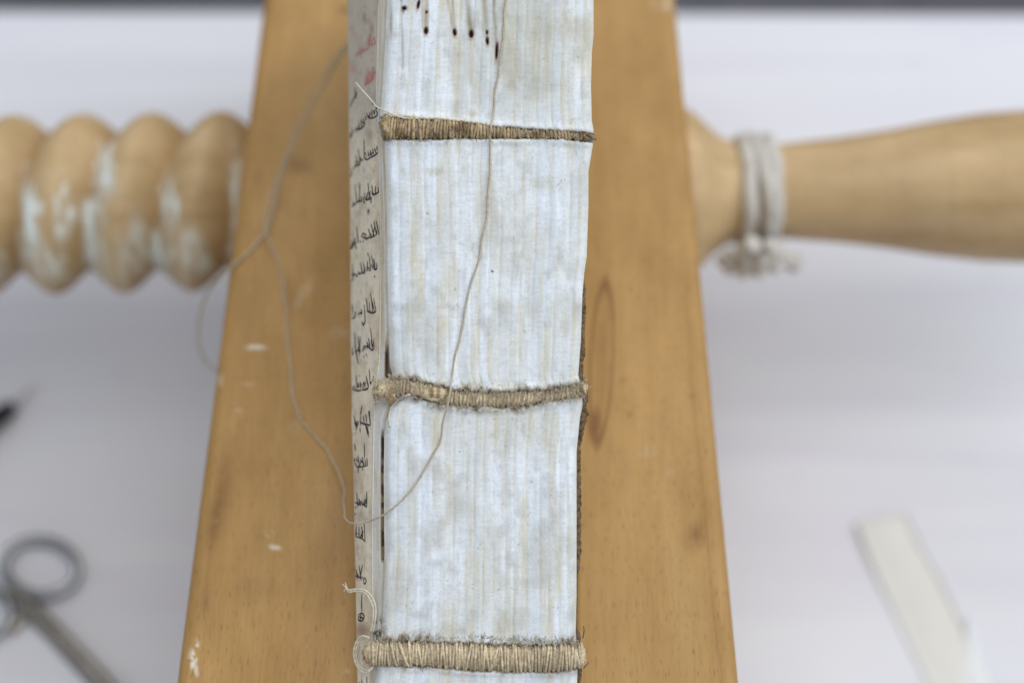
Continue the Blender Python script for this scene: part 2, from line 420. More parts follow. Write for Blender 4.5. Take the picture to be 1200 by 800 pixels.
tail = [onz(884, 285, SZ + .9), onz(868, 297, SZ), onz(850, 303, SZ - .4), onz(856, 313, SZ - .6), onz(880, 317, SZ - .5), onz(905, 311, SZ - .3), onz(925, 302, SZ - .5), onz(931, 312, SZ - .9)]
P = smoothpath(tail, 10); V, F = tube(P, .24 + .07 * np.sin(np.arange(len(P)) * .9), 10)
mesh('knot', V, F, M['tape'], tp, cols=whitecols(V, .2))
tail2 = [onz(905, 285, SZ + .8), onz(890, 302, SZ), onz(870, 308, SZ - .3), onz(893, 305, SZ + .1), onz(915, 296, SZ), onz(920, 310, SZ - .5)]
P = smoothpath(tail2, 10); V, F = tube(P, .20 + .06 * np.sin(np.arange(len(P)) * 1.1), 10)
mesh('tape_end', V, F, M['tape'], tp, cols=whitecols(V, .2))

# ------------------------------------------------------------------ the book
D = 42.0                                                  # the spine lies square to the view at this depth
cmpx = D / FP
VT, VB = -70.0, 880.0
book = root('sewn_book', 'old vellum book sewn on cords, its bare spine turned up in the press', 'book', tuple(at(560, VB, D + 9.5)))
xl = curve([(-70, 454), (0, 452), (60, 449), (100, 447), (132, 444), (148, 446), (165, 449), (250, 452), (350, 453), (430, 456), (446, 461), (458, 468), (468, 466), (478, 456), (492, 450), (560, 449), (650, 450), (720, 447), (745, 446), (765, 445), (788, 440), (800, 438), (880, 434)])
xr = curve([(-70, 697), (0, 696), (40, 696), (60, 694), (100, 693), (140, 694), (152, 696), (170, 695), (200, 690), (240, 690), (300, 688), (320, 685), (345, 683), (400, 681), (440, 678), (452, 682), (475, 683), (490, 680), (530, 676), (600, 676), (700, 676), (745, 675), (770, 677), (788, 677), (880, 675)])
xm = curve([(-70, 445), (0, 443), (110, 440), (165, 443), (300, 446), (420, 444), (470, 438), (600, 436), (700, 436), (800, 434), (880, 432)])
x0 = curve([(-70, 406), (0, 407), (130, 409), (220, 410), (400, 411), (470, 412), (600, 415), (700, 417), (800, 419), (880, 421)])
B1c = curve([(440, 149), (470, 150.5), (500, 152), (540, 152.5), (575, 155.5), (620, 157), (660, 158.5), (700, 161.5)])
B1h = curve([(440, 11), (452, 12.5), (470, 12), (500, 12.5), (540, 9.5), (575, 7), (620, 5), (660, 4.2), (685, 4.2), (700, 3.4)])
B2c = curve([(433, 458), (450, 456), (468, 452), (490, 456), (515, 463), (540, 467), (570, 468), (600, 468), (640, 464), (670, 459), (690, 455)])
B2h = curve([(433, 9), (450, 12), (466, 8), (490, 9.5), (515, 10.5), (540, 9), (600, 9.5), (620, 9), (640, 7), (670, 7), (690, 8)])
B3c = curve([(422, 764), (450, 765), (500, 766), (550, 769), (600, 771), (650, 771), (686, 768)])
B3h = curve([(422, 10), (440, 14), (500, 15), (550, 16), (600, 16), (650, 16), (672, 15), (686, 12)])
BANDS = [(B1c, B1h), (B2c, B2h), (B3c, B3h)]
# fold of each gathering, as a fraction of the width
rng = np.random.RandomState(4)
wq = rng.uniform(.75, 1.3, 18); QE = np.concatenate([[0], np.cumsum(wq) / wq.sum()])

def height(s, v):
    """rise of the spine surface towards the camera, cm"""
    u = xl(v) + s * (xr(v) - xl(v))
    h = -.10 * (2 * s - 1) ** 4 - .09 * (ss(.05, 0, s)) ** 2 - .10 * ss(.97, 1, s)
    sw = s + .012 * (fb(v * .012, s * 3, 21) - .5)
    for q in QE[1:-1]:
        dq = np.abs(sw - q) * (xr(v) - xl(v)); dep = .003 + .013 * vn(v * .02 + q * 40, q * 90, 5)
        h = h - dep * np.exp(-(dq / 1.7) ** 2)
    h = h + .022 * (fb(u * .10, v * .010, 31) - .5) + .030 * (fb(u * .035, v * .02, 33) - .5)
    h = h + .010 * (fb(u * .5, v * .12, 35) - .5)
    for i, (c, hh) in enumerate(BANDS):
        rag = 3.0 * (fb(u * .10, v * 0, 40 + i) - .5) + 2.0 * (fb(u * .45, v * 0, 50 + i) - .5)
        d = np.abs(v - c(u)) - hh(u) * .86 + rag
        h = h - .17 * (1 - ss(-1.0, 2.2, d)) + .048 * np.exp(-((d - 4.5) / 4.0) ** 2) * (0.4 + vn(u * .05, v * 0, i))
    for (x, y, rx, ry, a) in HOLES: h = h - .09 * el(u, v, x, y, rx, ry, a, .5)
    return h
HOLES = [(499, 36, 2.6, 4.6, 0), (532.6, 38, 2.3, 4.6, -8), (552, 40, 2.8, 5, 0), (571, 48, 2, 5, -5), (582, 60, 1.9, 11, 3), (473.5, 9, 3, 2.6, 0), (490, 5, 1.8, 6, 12), (499.6, 14, 1.5, 1.5, 0), (570.5, 38, 1.1, 3, 0)]

def spine_col(s, v):
    u = xl(v) + s * (xr(v) - xl(v)); w = xr(v) - xl(v)
    base = np.array(srgb(215, 221, 222))
    C = np.ones(u.shape + (3,)) * base
    # tone of each gathering
    idx = np.clip(np.searchsorted(QE, s) - 1, 0, 17)
    tn = h2(idx, idx * 0, 3)
    C = mixc(C, srgb(224, 219, 202), (tn > .62) * .35 * (fb(v * .01, idx * 3.3, 6)))
    C = mixc(C, srgb(212, 225, 243), (tn < .35) * .45 * (fb(v * .008, idx * 5.1, 9)))
    for q in QE[1:-1]:                                        # cream line left where each fold catches the paste
        dq = np.abs(s + .012 * (fb(v * .012, s * 3, 21) - .5) - q - .004) * w
        C = mixc(C, srgb(218, 210, 186), np.exp(-(dq / 3.0) ** 2) * .42 * ss(.35, .7, fb(v * .018, q * 50 + v * 0, 8)))
    st = fb(u * .15, v * .012, 61, 4); C = mixc(C, srgb(210, 204, 180), ss(.47, .78, st) * .75)
    st = fb(u * .11, v * .009, 63, 4); C = mixc(C, srgb(232, 240, 247), ss(.48, .80, st) * .9)
    pa = fb(u * .04, v * .03, 64, 4); C = mixc(C, srgb(236, 243, 250), ss(.5, .7, pa) * .35)
    bl = fb(u * .028, v * .022, 65, 4); C = mixc(C, srgb(184, 182, 168), ss(.50, .80, bl) * .55)
    bl = fb(u * .07, v * .05, 67, 4); C = mixc(C, srgb(176, 178, 174), ss(.52, .85, bl) * .45)
    hz = fb(u * .10, v * .45, 68, 4); C = mixc(C, srgb(184, 188, 190), ss(.5, .85, hz) * .28)
    gr = fb(u * .5, v * .5, 69, 3); C = mixc(C, srgb(158, 160, 160), ss(.58, .88, gr) * .26)
    sp = vn(u * .45, v * .45, 71) * vn(u * .13, v * .1, 72); C = mixc(C, srgb(135, 130, 122), ss(.66, .9, sp) * .6)
    # upper panel and the middle of the second are greyer
    C = mixc(C, srgb(176, 178, 166), (1 - ss(90, 150, v)) * ss(.28, .5, s) * (1 - ss(.75, .95, s)) * .45 * (.5 + bl))
    for (x, y, rx, ry, k) in [(508, 201, 14, 7, .6), (545, 203, 16, 26, .25), (640, 215, 22, 14, .4), (548, 250, 50, 60, .16), (620, 290, 30, 50, .22), (505, 380, 40, 40, .12), (553, 134, 9, 6, .75), (650, 30, 60, 22, .3), (668, 100, 6, 40, .35),
                              (663, 380, 8, 16, .45), (600, 75, 10, 60, .35), (635, 60, 16, 20, .35), (480, 60, 18, 40, .12), (700, 120, 6, 40, .3), (560, 720, 60, 30, .15), (600, 505, 50, 30, .22), (640, 510, 40, 40, .2), (600, 650, 40, 60, .12), (585, 735, 12, 16, .5), (530, 735, 25, 9, .35), (676, 715, 10, 50, .1)]:
        C = mixc(C, srgb(180, 172, 142), el(u, v, x, y, rx, ry, 0, .95) * k * (.35 + 1.1 * gr))
    # stained streaks running down from the head, into scorched holes
    for (xa, ya, xb, yb, wd, c, k) in [(497, -70, 499, 36, 3.0, (176, 158, 128), .7), (512, -70, 532, 36, 2.2, (168, 148, 120), .55), (522, -70, 534, 36, 1.6, (160, 150, 124), .6), (540, -70, 552, 40, 4.2, (146, 140, 116), .75), (552, 40, 551, 100, 2, (190, 176, 146), .5),
                                       (562, -70, 571, 42, 3.4, (160, 154, 134), .7), (574, -70, 582, 58, 2.0, (140, 128, 108), .65), (469, -70, 472, 80, 1.2, (150, 146, 120), .5), (494.5, -70, 495, 34, 1.0, (140, 130, 110), .4), (502, -70, 501.5, 34, 1, (140, 130, 110), .4)]:
        t = np.clip((v - ya) / (yb - ya), 0, 1); xx = xa + (xb - xa) * t + 1.2 * (fb(v * .06, v * 0 + xa, 4) - .5)
        ins = ss(ya - 6, ya, v) * (1 - ss(yb - 2, yb + 4, v)) * (.5 + .7 * fb(v * .08, v * 0 + xa, 12))
        C = mixc(C, srgb(*c), np.exp(-((u - xx) / wd) ** 2) * ins * k * 1.3)
    for (x, y, rx, ry, a) in HOLES:
        C = mixc(C, srgb(150, 92, 45), el(u, v, x, y + 1.5, rx * 1.7, ry * 1.5, a, .7) * .75)
        C = mixc(C, (.008, .006, .005), el(u, v, x, y, rx * 1.05, ry, a, .45))
    C = mixc(C, srgb(60, 60, 62), el(u, v, 577, 318, 2.2, 1.4, 30, .5) * .95)
    C = mixc(C, srgb(70, 60, 55), el(u, v, 472, 12, 1, 6, -20, .5) * .8)
    # grime along the cords, and dark brown in the grooves under them
    for i, (c, hh) in enumerate(BANDS):
        d = np.abs(v - c(u)) - hh(u); up = v < c(u)
        rg = fb(u * .22, v * .15, 80 + i, 4)
        reach = [(2.0, 1.2), (9, 8), (11, 2.0)][i]
        rc = np.where(up, reach[0], reach[1]) * (.25 + 1.5 * ss(.35, .75, fb(u * .07, u * 0, 90 + i)))
        C = mixc(C, srgb(138, 124, 98), (1 - ss(0, rc + 1.0, d)) * (.35 + .9 * ss(.4, .7, rg)))
        C = mixc(C, srgb(64, 56, 46), (1 - ss(-.4, rc * .45 + .6, d)) * ss(.48, .7, rg))
        C = mixc(C, srgb(76, 62, 46), (1 - ss(-3.5, -1, d)) * .92)
    d0 = B1c(u) - B1h(u) - v; C = mixc(C, srgb(236, 232, 214), ss(-.5, 1, d0) * (1 - ss(3, 5, d0)) * (1 - ss(560, 600, u)) * .8)
    C = mixc(C, srgb(150, 130, 145), el(u, v, 648, 452, 12, 5, 0, .9) * .5 * ss(.4, .6, gr))
    C = mixc(C, srgb(90, 84, 76), el(u, v, 446, 735, 7, 16, 0, .8) * .8 * ss(.3, .6, gr))
    C = mixc(C, srgb(205, 198, 178), (1 - ss(.0, .035, s)) * .55)
    C = mixc(C, srgb(206, 200, 186), ss(.985, 1, s) * .5)
    C = mixc(C, srgb(150, 146, 110), el(u, v, 458, 26, 2.5, 22, 0, .8) * .7)
    return C
def spine_pt(s, v):
    u = xl(v) + s * (xr(v) - xl(v)); return at(u, v, D - height(s, v)) * 1.0
def surf(s, v):
    """as spine_pt, lifted along the view axis so that columns stay where they are"""
    u = xl(v) + s * (xr(v) - xl(v)); P = at(u, v, D + 0 * u); return P - height(s, v)[..., None] * FWD

vv = np.arange(VT, VB + .1, 1.1)
allV = []; allF = []; off = 0
for q in range(18):
    a, b = QE[q], QE[q + 1]; nc = max(8, int((b - a) * 245 / 1.1))
    sg, vg = np.meshgrid(np.linspace(a, b, nc), vv)
    P = surf(sg, vg); C = spine_col(sg, vg)
    # sides of the gathering run down into the book
    Ls = np.concatenate([P[:, :1] + FWD * .9 + np.array([0.02, 0, 0]), P[:, :1]], 1); Rs = np.concatenate([P[:, -1:], P[:, -1:] + FWD * .9 - np.array([0.02, 0, 0])], 1)
    P2 = np.concatenate([P.reshape(-1, 3), Ls.reshape(-1, 3), Rs.reshape(-1, 3)]); n1 = P.shape[0] * nc; n2_ = n1 + len(vv) * 2
    C2 = np.concatenate([C.reshape(-1, 3), np.repeat(C[:, 0], 2, 0), np.repeat(C[:, -1], 2, 0)])
    F = flip(np.concatenate([gridf(len(vv), nc), gridf(len(vv), 2) + n1, gridf(len(vv), 2) + n2_]))
    mesh('quire', P2, F, M['vellum'], book, cols=C2)
    allV.append(P.reshape(-1, 3)); allF.append(gridf(len(vv), nc) + off); off += P.shape[0] * nc

# body of the text block, clamped between the cheeks, clear of the screw below
rows = []
for v in np.linspace(VT, VB, 60):
    yc = (400 - v) / FP * D
    def pt(x, dep): return np.array([x, 0, 0]) + CAM + FWD * (D + dep) + UP * yc
    a, b = (xl(v) - 600) * cmpx + .12, (xr(v) - 600) * cmpx - .10
    rows.append([pt(a, .45), pt(b, .45), pt(b, .9), pt(b + (1.52 - b) * .35, 3), pt(1.52, 9.5), pt(-3.62, 9.5), pt(a + (-3.62 - a) * .35, 3), pt(a, .9)])
R = np.array(rows); nc = R.shape[1]
F = gridf(len(rows), nc, True).tolist() + [list(range(nc)), [(len(rows) - 1) * nc + k for k in range(nc)][::-1]]
V = R.reshape(-1, 3); C = np.ones((len(V), 3)) * np.array(srgb(200, 190, 165))
mesh('text_block', V, F, M['leaf'], book, smooth=False, cols=C)

# hinge strip (side of the first gathering) and the written outer leaf, which leans out over the left cheek
DL = 42.35
def leaf_pt(a, v):
    """a: 0 at the fold, 1 where the leaf meets the cheek"""
    yc = (400 - v) / FP * DL
    T = at(xm(v), v, DL + 0 * v)
    db = (53 - ZJ - .03 + math.cos(TH) * yc) / math.sin(TH)
    vb = 400 - FP * yc / db
    db = DL + (db - DL) * .36; vb = 400 - FP * yc / db
    X = (x0(vb) - 600) / FP * db
    Bp = np.stack([X, FWD[1] * db + UP[1] * yc, 53 + FWD[2] * db + UP[2] * yc], -1)
    a1 = np.minimum(a, 1.0)
    P = T + (Bp - T) * a1[..., None]
    under = np.maximum(a - 1.0, 0)[..., None]                # past the bulge it curls back in, down between the cheeks
    full = (53 - ZJ + .5 + math.cos(TH) * yc) / math.sin(TH)
    Q = np.stack([-3.78 + 0 * yc, FWD[1] * full + UP[1] * yc, 53 + FWD[2] * full + UP[2] * yc], -1)
    P = P + (Q - Bp) * under ** .8
    a = a1
    wav = .05 * (fb(v * .02, a * 2.5, 101) - .5) + .10 * np.sin(math.pi * a) * .6 + .02 * (fb(v * .09, a * 6, 103) - .5)
    P[..., 0] -= wav * np.minimum(1, a * 6) * (1 - a * .4)
    return P
ag, vg = np.meshgrid(np.concatenate([np.linspace(0, 1, 52), np.linspace(1.04, 2, 16)]), vv)
P = leaf_pt(ag, vg); u, v = proj(P)
C = np.ones(u.shape + (3,)) * np.array(srgb(230, 220, 194))
C = mixc(C, srgb(190, 170, 140), ss(.45, .8, fb(u * .12, v * .025, 110, 4)) * .55)
C = mixc(C, srgb(214, 210, 198), ss(.5, .8, fb(u * .2, v * .02, 112, 4)) * .6)
C = mixc(C, srgb(182, 172, 160), (1 - ss(110, 170, v)) * .6)
C = mixc(C, srgb(150, 120, 110), ss(.5, .8, fb(u * .3, v * .12, 114, 3)) * .28)
C = mixc(C, srgb(216, 214, 204), (1 - ss(.0, .10, ag)) * ss(440, 480, v) * .7)
C = mixc(C, srgb(150, 122, 100), el(u, v, 424, 738, 14, 12, 0, .9) * .8)
for (x, y, rx, ry, k) in [(434, 158, 4, 8, .35), (432, 248, 3, 5, .5), (428, 520, 6, 18, .25), (423, 605, 7, 10, .3), (428, 585, 5, 8, .3), (436, 34, 3, 8, .5), (427, 20, 3, 8, .5), (422, 55, 4, 12, .2), (440, 525, 2.5, 7, .5)]:
    C = mixc(C, srgb(120, 104, 92), el(u, v, x, y, rx, ry, 0, .9) * k)
for (x, y, rx, ry, a, k) in [(432, 50, 8, 4, -45, .4), (424, 60, 9, 4, -40, .35), (413, 82, 6, 6, 0, .28), (434, 91, 8, 11, 30, .5), (430, 487, 4, 4, 0, .3)]:
    C = mixc(C, srgb(196, 104, 98), el(u, v, x, y, rx, ry, a, .9) * k)
pv = P.copy(); F = flip(gridf(*ag.shape))
# the leaf has a thickness: a back surface 0.3 mm behind
Pb = P + np.array([.03, 0, -.005]); nv = P.shape[0] * P.shape[1]
nr, nc2 = ag.shape
rim = []
Vt = np.concatenate([P.reshape(-1, 3), Pb.reshape(-1, 3)])
F = F.tolist() + (gridf(nr, nc2) + nv).tolist()
def idx(r, c): return r * nc2 + c
for r in range(nr - 1):
    for c in (0, nc2 - 1):
        a_, b_ = idx(r, c), idx(r + 1, c); F.append([a_, b_, b_ + nv, a_ + nv])
leaf = mesh('written_leaf', Vt, F, M['leaf'], book, cols=np.concatenate([C.reshape(-1, 3)] * 2), label='outer leaf with lines of black and red script')
allV.append(P.reshape(-1, 3)); allF.append(gridf(nr, nc2) + off); off += nv

tg, vg = np.meshgrid(np.linspace(0, 1, 14), vv)
uu = xl(vg) + 1.2 + (xm(vg) - xl(vg) - 1.8) * tg
dep = D + .10 + .30 * tg ** .7 + .05 * np.sin(tg * 7) * 0 + .10 * np.exp(-((tg - .12) / .12) ** 2) - .02 * (fb(uu * .5, vg * .05, 120))
slit = np.exp(-((uu - 448.8) / 2.0) ** 2) * ss(500, 515, vg) * (1 - ss(650, 662, vg)) + np.exp(-((uu - 453.5) / 2.2) ** 2) * ss(385, 420, vg) * (1 - ss(444, 452, vg))
dep = dep + slit * .18
P = at(uu, vg, dep); n = fb(uu * .5, vg * .12, 121)
C = np.ones(uu.shape + (3,)) * np.array(srgb(204, 204, 198))
C = mixc(C, srgb(190, 176, 146), ss(.4, .7, fb(uu * .4, vg * .03, 122)) * .6)
C = mixc(C, srgb(176, 158, 122), ss(200, 240, vg) * (1 - ss(380, 440, vg)) * ss(.3, .8, tg) * .6)
C = mixc(C, srgb(150, 120, 78), slit * .8)
C = mixc(C, srgb(60, 48, 44), slit * ss(.40, .52, fb(uu * .1, vg * .12, 123)) * .95)
C = mixc(C, srgb(120, 92, 74), (1 - ss(.05, .3, tg)) * ss(420, 440, vg) * (1 - ss(452, 460, vg)))
C = mixc(C, srgb(52, 46, 40), el(uu, vg, 443, 738, 8, 18, 10, .8) * ss(.35, .55, n))
mesh('folded_stub', P.reshape(-1, 3), flip(gridf(*uu.shape)), M['leaf'], book, cols=C.reshape(-1, 3), label='narrow pale strip of folded vellum beside the writing')
allV.append(P.reshape(-1, 3)); allF.append(gridf(*uu.shape) + off); off += uu.size

BV = BVHTree.FromPolygons([Vector(p) for p in np.concatenate(allV)], np.concatenate(allF).tolist())
cv = Vector(CAM)
def drape(u, v, lift=0.01, dflt=None):
    """point of the book seen at u, v"""
    d = Vector(at(u, v, 1.0) - CAM).normalized()
    h = BV.ray_cast(cv, d)
    if h[0] is None: return at(u, v, dflt if dflt else D + .1)
    return np.array(h[0]) - np.array(d) * lift
def ink_pt(u, v, lift):
    d = Vector(at(u, v, 1.0) - CAM).normalized(); h = BV.ray_cast(cv, d)
    if h[0] is None: return None
    n = h[1] if h[1].dot(d) < 0 else -h[1]
    return np.array(h[0] + n * lift)

# lines of script: every pen stroke is a thin ribbon of ink on the leaf
LINES = [
 [[(416, 103), (416.5, 112), (413, 119), (410.5, 126)], [(418, 108), (417, 116)]],
 [[(436.5, 121), (437, 123)], [(440, 128), (442.5, 134), (438, 138), (432, 138), (430, 132)], [(439, 129), (439, 135)], [(436, 132), (436, 138)], [(426, 138), (427, 147), (420, 152), (417, 149)], [(424, 140), (424, 149)], [(421, 144), (421, 151)], [(412.5, 148), (412.5, 158), (410, 163)], [(434, 131), (433, 138)]],
 [[(443, 172), (443.5, 178), (440, 181.5), (435, 184.5), (430, 187), (427, 184), (428, 179), (430, 185)], [(438, 181), (437, 174)], [(436, 183), (434, 176)], [(433, 184), (431.5, 177)], [(427, 163), (427, 184)], [(441, 181), (440, 175)], [(420, 175), (422, 191), (419, 194), (415.5, 195)], [(417.5, 182), (419, 193)], [(411, 208), (413, 200)]],
 [[(443, 219), (443.5, 225), (438, 228), (436, 226)], [(436, 217), (437, 227)], [(440, 218), (440, 226)], [(431.5, 214), (433, 232)], [(427.5, 226), (429, 234), (435, 233), (434.5, 238.5)], [(422, 214), (421, 237)], [(416, 216), (418, 236), (414, 240), (413, 243)], [(418, 236), (424, 236)], [(426, 233), (427.5, 239)], [(431, 225), (430, 234)], [(434, 224), (433, 233)], [(432, 245), (431.5, 250)]],
 [[(441, 259), (444.5, 275)], [(438, 259), (441.5, 275)], [(435, 262), (438, 276)], [(432, 268), (434.5, 277)], [(424, 276.5), (428, 279), (436, 278), (441, 275)], [(423.5, 278), (426, 273.5), (430, 276)], [(439, 266), (437, 277)], [(418, 265), (420, 283)], [(415.5, 278), (416, 286), (418, 292.5)], [(412, 281), (414, 288), (411, 291), (417.5, 280)], [(431, 296), (432, 300)]],
 [[(442, 308), (441.5, 315), (438, 315.5)], [(435.5, 299), (438.5, 316)], [(433, 300), (434.5, 318)], [(431, 306), (430.5, 318)], [(422.5, 307), (425, 319), (428, 318), (426, 308)], [(420, 321), (424.5, 320)], [(438, 303), (440, 315)], [(430, 314), (433, 314)], [(413, 309), (414, 325), (412, 329)], [(419, 321), (418, 325)], [(414, 320), (417, 322)], [(439, 323), (439.5, 325)]],
 [[(438, 349), (441, 366)], [(434.5, 343), (437, 366)], [(433, 354), (433.5, 365)], [(429.5, 349), (431, 364)], [(430, 364), (436, 366.5), (441, 365)], [(436, 352), (439, 365)], [(427, 357), (428, 376), (425.5, 380), (424.5, 376)], [(424.5, 368), (422, 366)], [(420, 367), (420.5, 369)], [(417, 364), (416, 371.5), (412.5, 373)], [(413, 357), (414, 366)]],
 [[(426, 380), (426.5, 382)], [(438, 397), (438.5, 410)], [(434.5, 384), (437, 408)], [(432, 396), (434, 406)], [(430, 400), (432, 407)], [(427, 405), (431, 406), (436, 410), (438, 409)], [(425, 412), (427, 405)], [(435, 398), (437, 409)], [(422.5, 394), (421, 417)], [(420, 393), (421, 411)], [(415.5, 389), (417, 410), (420, 426)], [(416, 412), (422, 409)], [(413, 407), (413.3, 417)], [(426.5, 417), (426.8, 419)], [(429.5, 414.5), (429.8, 416.5)], [(423, 421), (423, 423)]],
 [[(433, 432), (434, 450)], [(438, 440), (437, 446), (434, 449)], [(429, 440), (431.5, 454), (424, 457)], [(426, 447), (425.5, 456)], [(422, 447), (423, 456)], [(417.5, 439), (418.5, 457)], [(413, 455), (418, 457.5), (424, 457)], [(421, 439.5), (421.5, 441)], [(419.5, 448), (421, 454)], [(428, 446), (428, 455)]],
 [[(424.5, 475), (422.5, 486)], [(432, 481), (434.5, 498)], [(433.5, 481), (433, 490)], [(429, 485), (430, 495)], [(426, 487), (427, 495)], [(423, 487), (422.5, 494), (427, 496), (434, 498)], [(428, 496), (432.5, 512)], [(430, 498), (432.5, 508)], [(415, 486), (417, 498), (419.5, 499)], [(415.5, 495), (420, 498)], [(418, 500), (418, 503.5)], [(422, 500), (422.5, 507)]],
 [[(427, 519), (427.5, 537)], [(430, 536), (431, 546)], [(428, 538), (429, 546)], [(425, 535), (426, 545)], [(415, 537), (418, 546), (424, 546.5), (431, 545)], [(420, 533), (421, 546)], [(420, 546), (420, 554)], [(425, 548), (425, 551)], [(417, 528), (415.5, 520)], [(423, 537), (422, 546)]],
 [[(430, 575), (430, 594)], [(427, 585), (428, 592)], [(424, 586), (425, 592)], [(418, 576), (419.5, 588), (423, 592)], [(416, 588), (423, 591.5)], [(425, 590), (430, 594)], [(416.5, 601), (417, 603)], [(421, 584), (422, 591)]],
 [[(427, 613), (428, 634)], [(424, 616), (425.5, 629)], [(421, 616), (421, 630)], [(418, 615), (417, 629)], [(417, 628), (425, 631), (428, 635)], [(422, 630), (426, 622)]],
 [[(425, 661), (423, 673)], [(421, 662), (423.5, 680)], [(418, 669), (419, 678)], [(416.5, 674), (424, 677)], [(428, 676), (429.3, 680), (427.5, 684), (426.4, 680), (428, 676)]],
 [[(424, 695), (424, 716)], [(420, 720), (424, 718), (427, 722), (424, 727), (420, 725), (421, 719)], [(423, 719), (422, 728)], [(421, 722), (426, 724)]],
 [[(424, 795), (425, 803), (428, 812)], [(430, 792), (430, 806)], [(421, 798), (422, 808)]],
]
REDS = [
 [[(435, 40), (433, 47), (433, 53), (437, 51)], [(440, 52), (438, 43)], [(431, 46), (434, 53), (440, 51)], [(433, 55), (428, 59), (424, 60)], [(436, 45), (436, 52)], [(421, 61), (417, 66)], [(425, 56), (424, 62)]],
 [[(438, 79), (436, 87), (434, 94)], [(440, 84), (433, 94)], [(436, 87), (429, 99)], [(433, 83), (433, 95)], [(430, 89), (428, 99), (429, 102)], [(438, 90), (431, 99)], [(434, 88), (430, 94)]],
]
def strokes(lines, nm, mat, w0, label=None, seed=1):
    rnd = random.Random(seed)
    for ln in lines:
        V = []; F = []
        for st in ln:
            p = np.array(st, float)
            P = smoothpath(p, 7) if len(p) > 2 else np.linspace(p[0], p[1], 8)
            P = P + np.column_stack([.25 * (vn(P[:, 1] * .8, P[:, 0], 3) - .5), .25 * (vn(P[:, 1], P[:, 0] * .7, 5) - .5)])
            n = len(P); T = np.gradient(P, axis=0); T /= np.linalg.norm(T, axis=1)[:, None] + 1e-9
            N = np.column_stack([-T[:, 1], T[:, 0]]); t = np.linspace(0, 1, n)
            # a broad pen: thick across, fine downwards, tapering at the ends
            wd = w0 * (.62 + .75 * np.abs(T[:, 0])) * (.45 + .55 * np.minimum(1, np.minimum(t, 1 - t) * 5)) * rnd.uniform(.85, 1.15)
            o = len(V)
            for k in range(n):
                for sg in (-1, 1):
                    q = P[k] + N[k] * sg * wd[k]; w_ = ink_pt(q[0], q[1], .008); V.append(w_ if w_ is not None else V[-1])
            F += [[o + 2 * k, o + 2 * k + 1, o + 2 * k + 3, o + 2 * k + 2] for k in range(n - 1)]
        ob = mesh(nm, np.array(V), F, mat, leaf, smooth=False, label=label)
rq = random.Random(8)
for ln in LINES[1:14]:
    pts = np.array([p for st in ln for p in st]); lo = []
    for st in ln: lo.append(max(st, key=lambda p: p[1]))
    lo = np.array(lo); kf = np.polyfit(lo[:, 0], lo[:, 1], 1); xa, xb = pts[:, 0].min(), pts[:, 0].max(); x = xa + 1
    while x < xb - .5:
        y = kf[0] * x + kf[1] - rq.uniform(0, 2.5); hgt = rq.choice([2.5, 3, 3.5, 6])
        ln.append([(x - .3, y - hgt), (x + .4, y)]); x += rq.uniform(1.6, 4.0)
strokes(LINES, 'script_line', M['ink'], .66)
strokes(REDS, 'script_line', M['red'], .75, 'line written in faded red ink', 2)

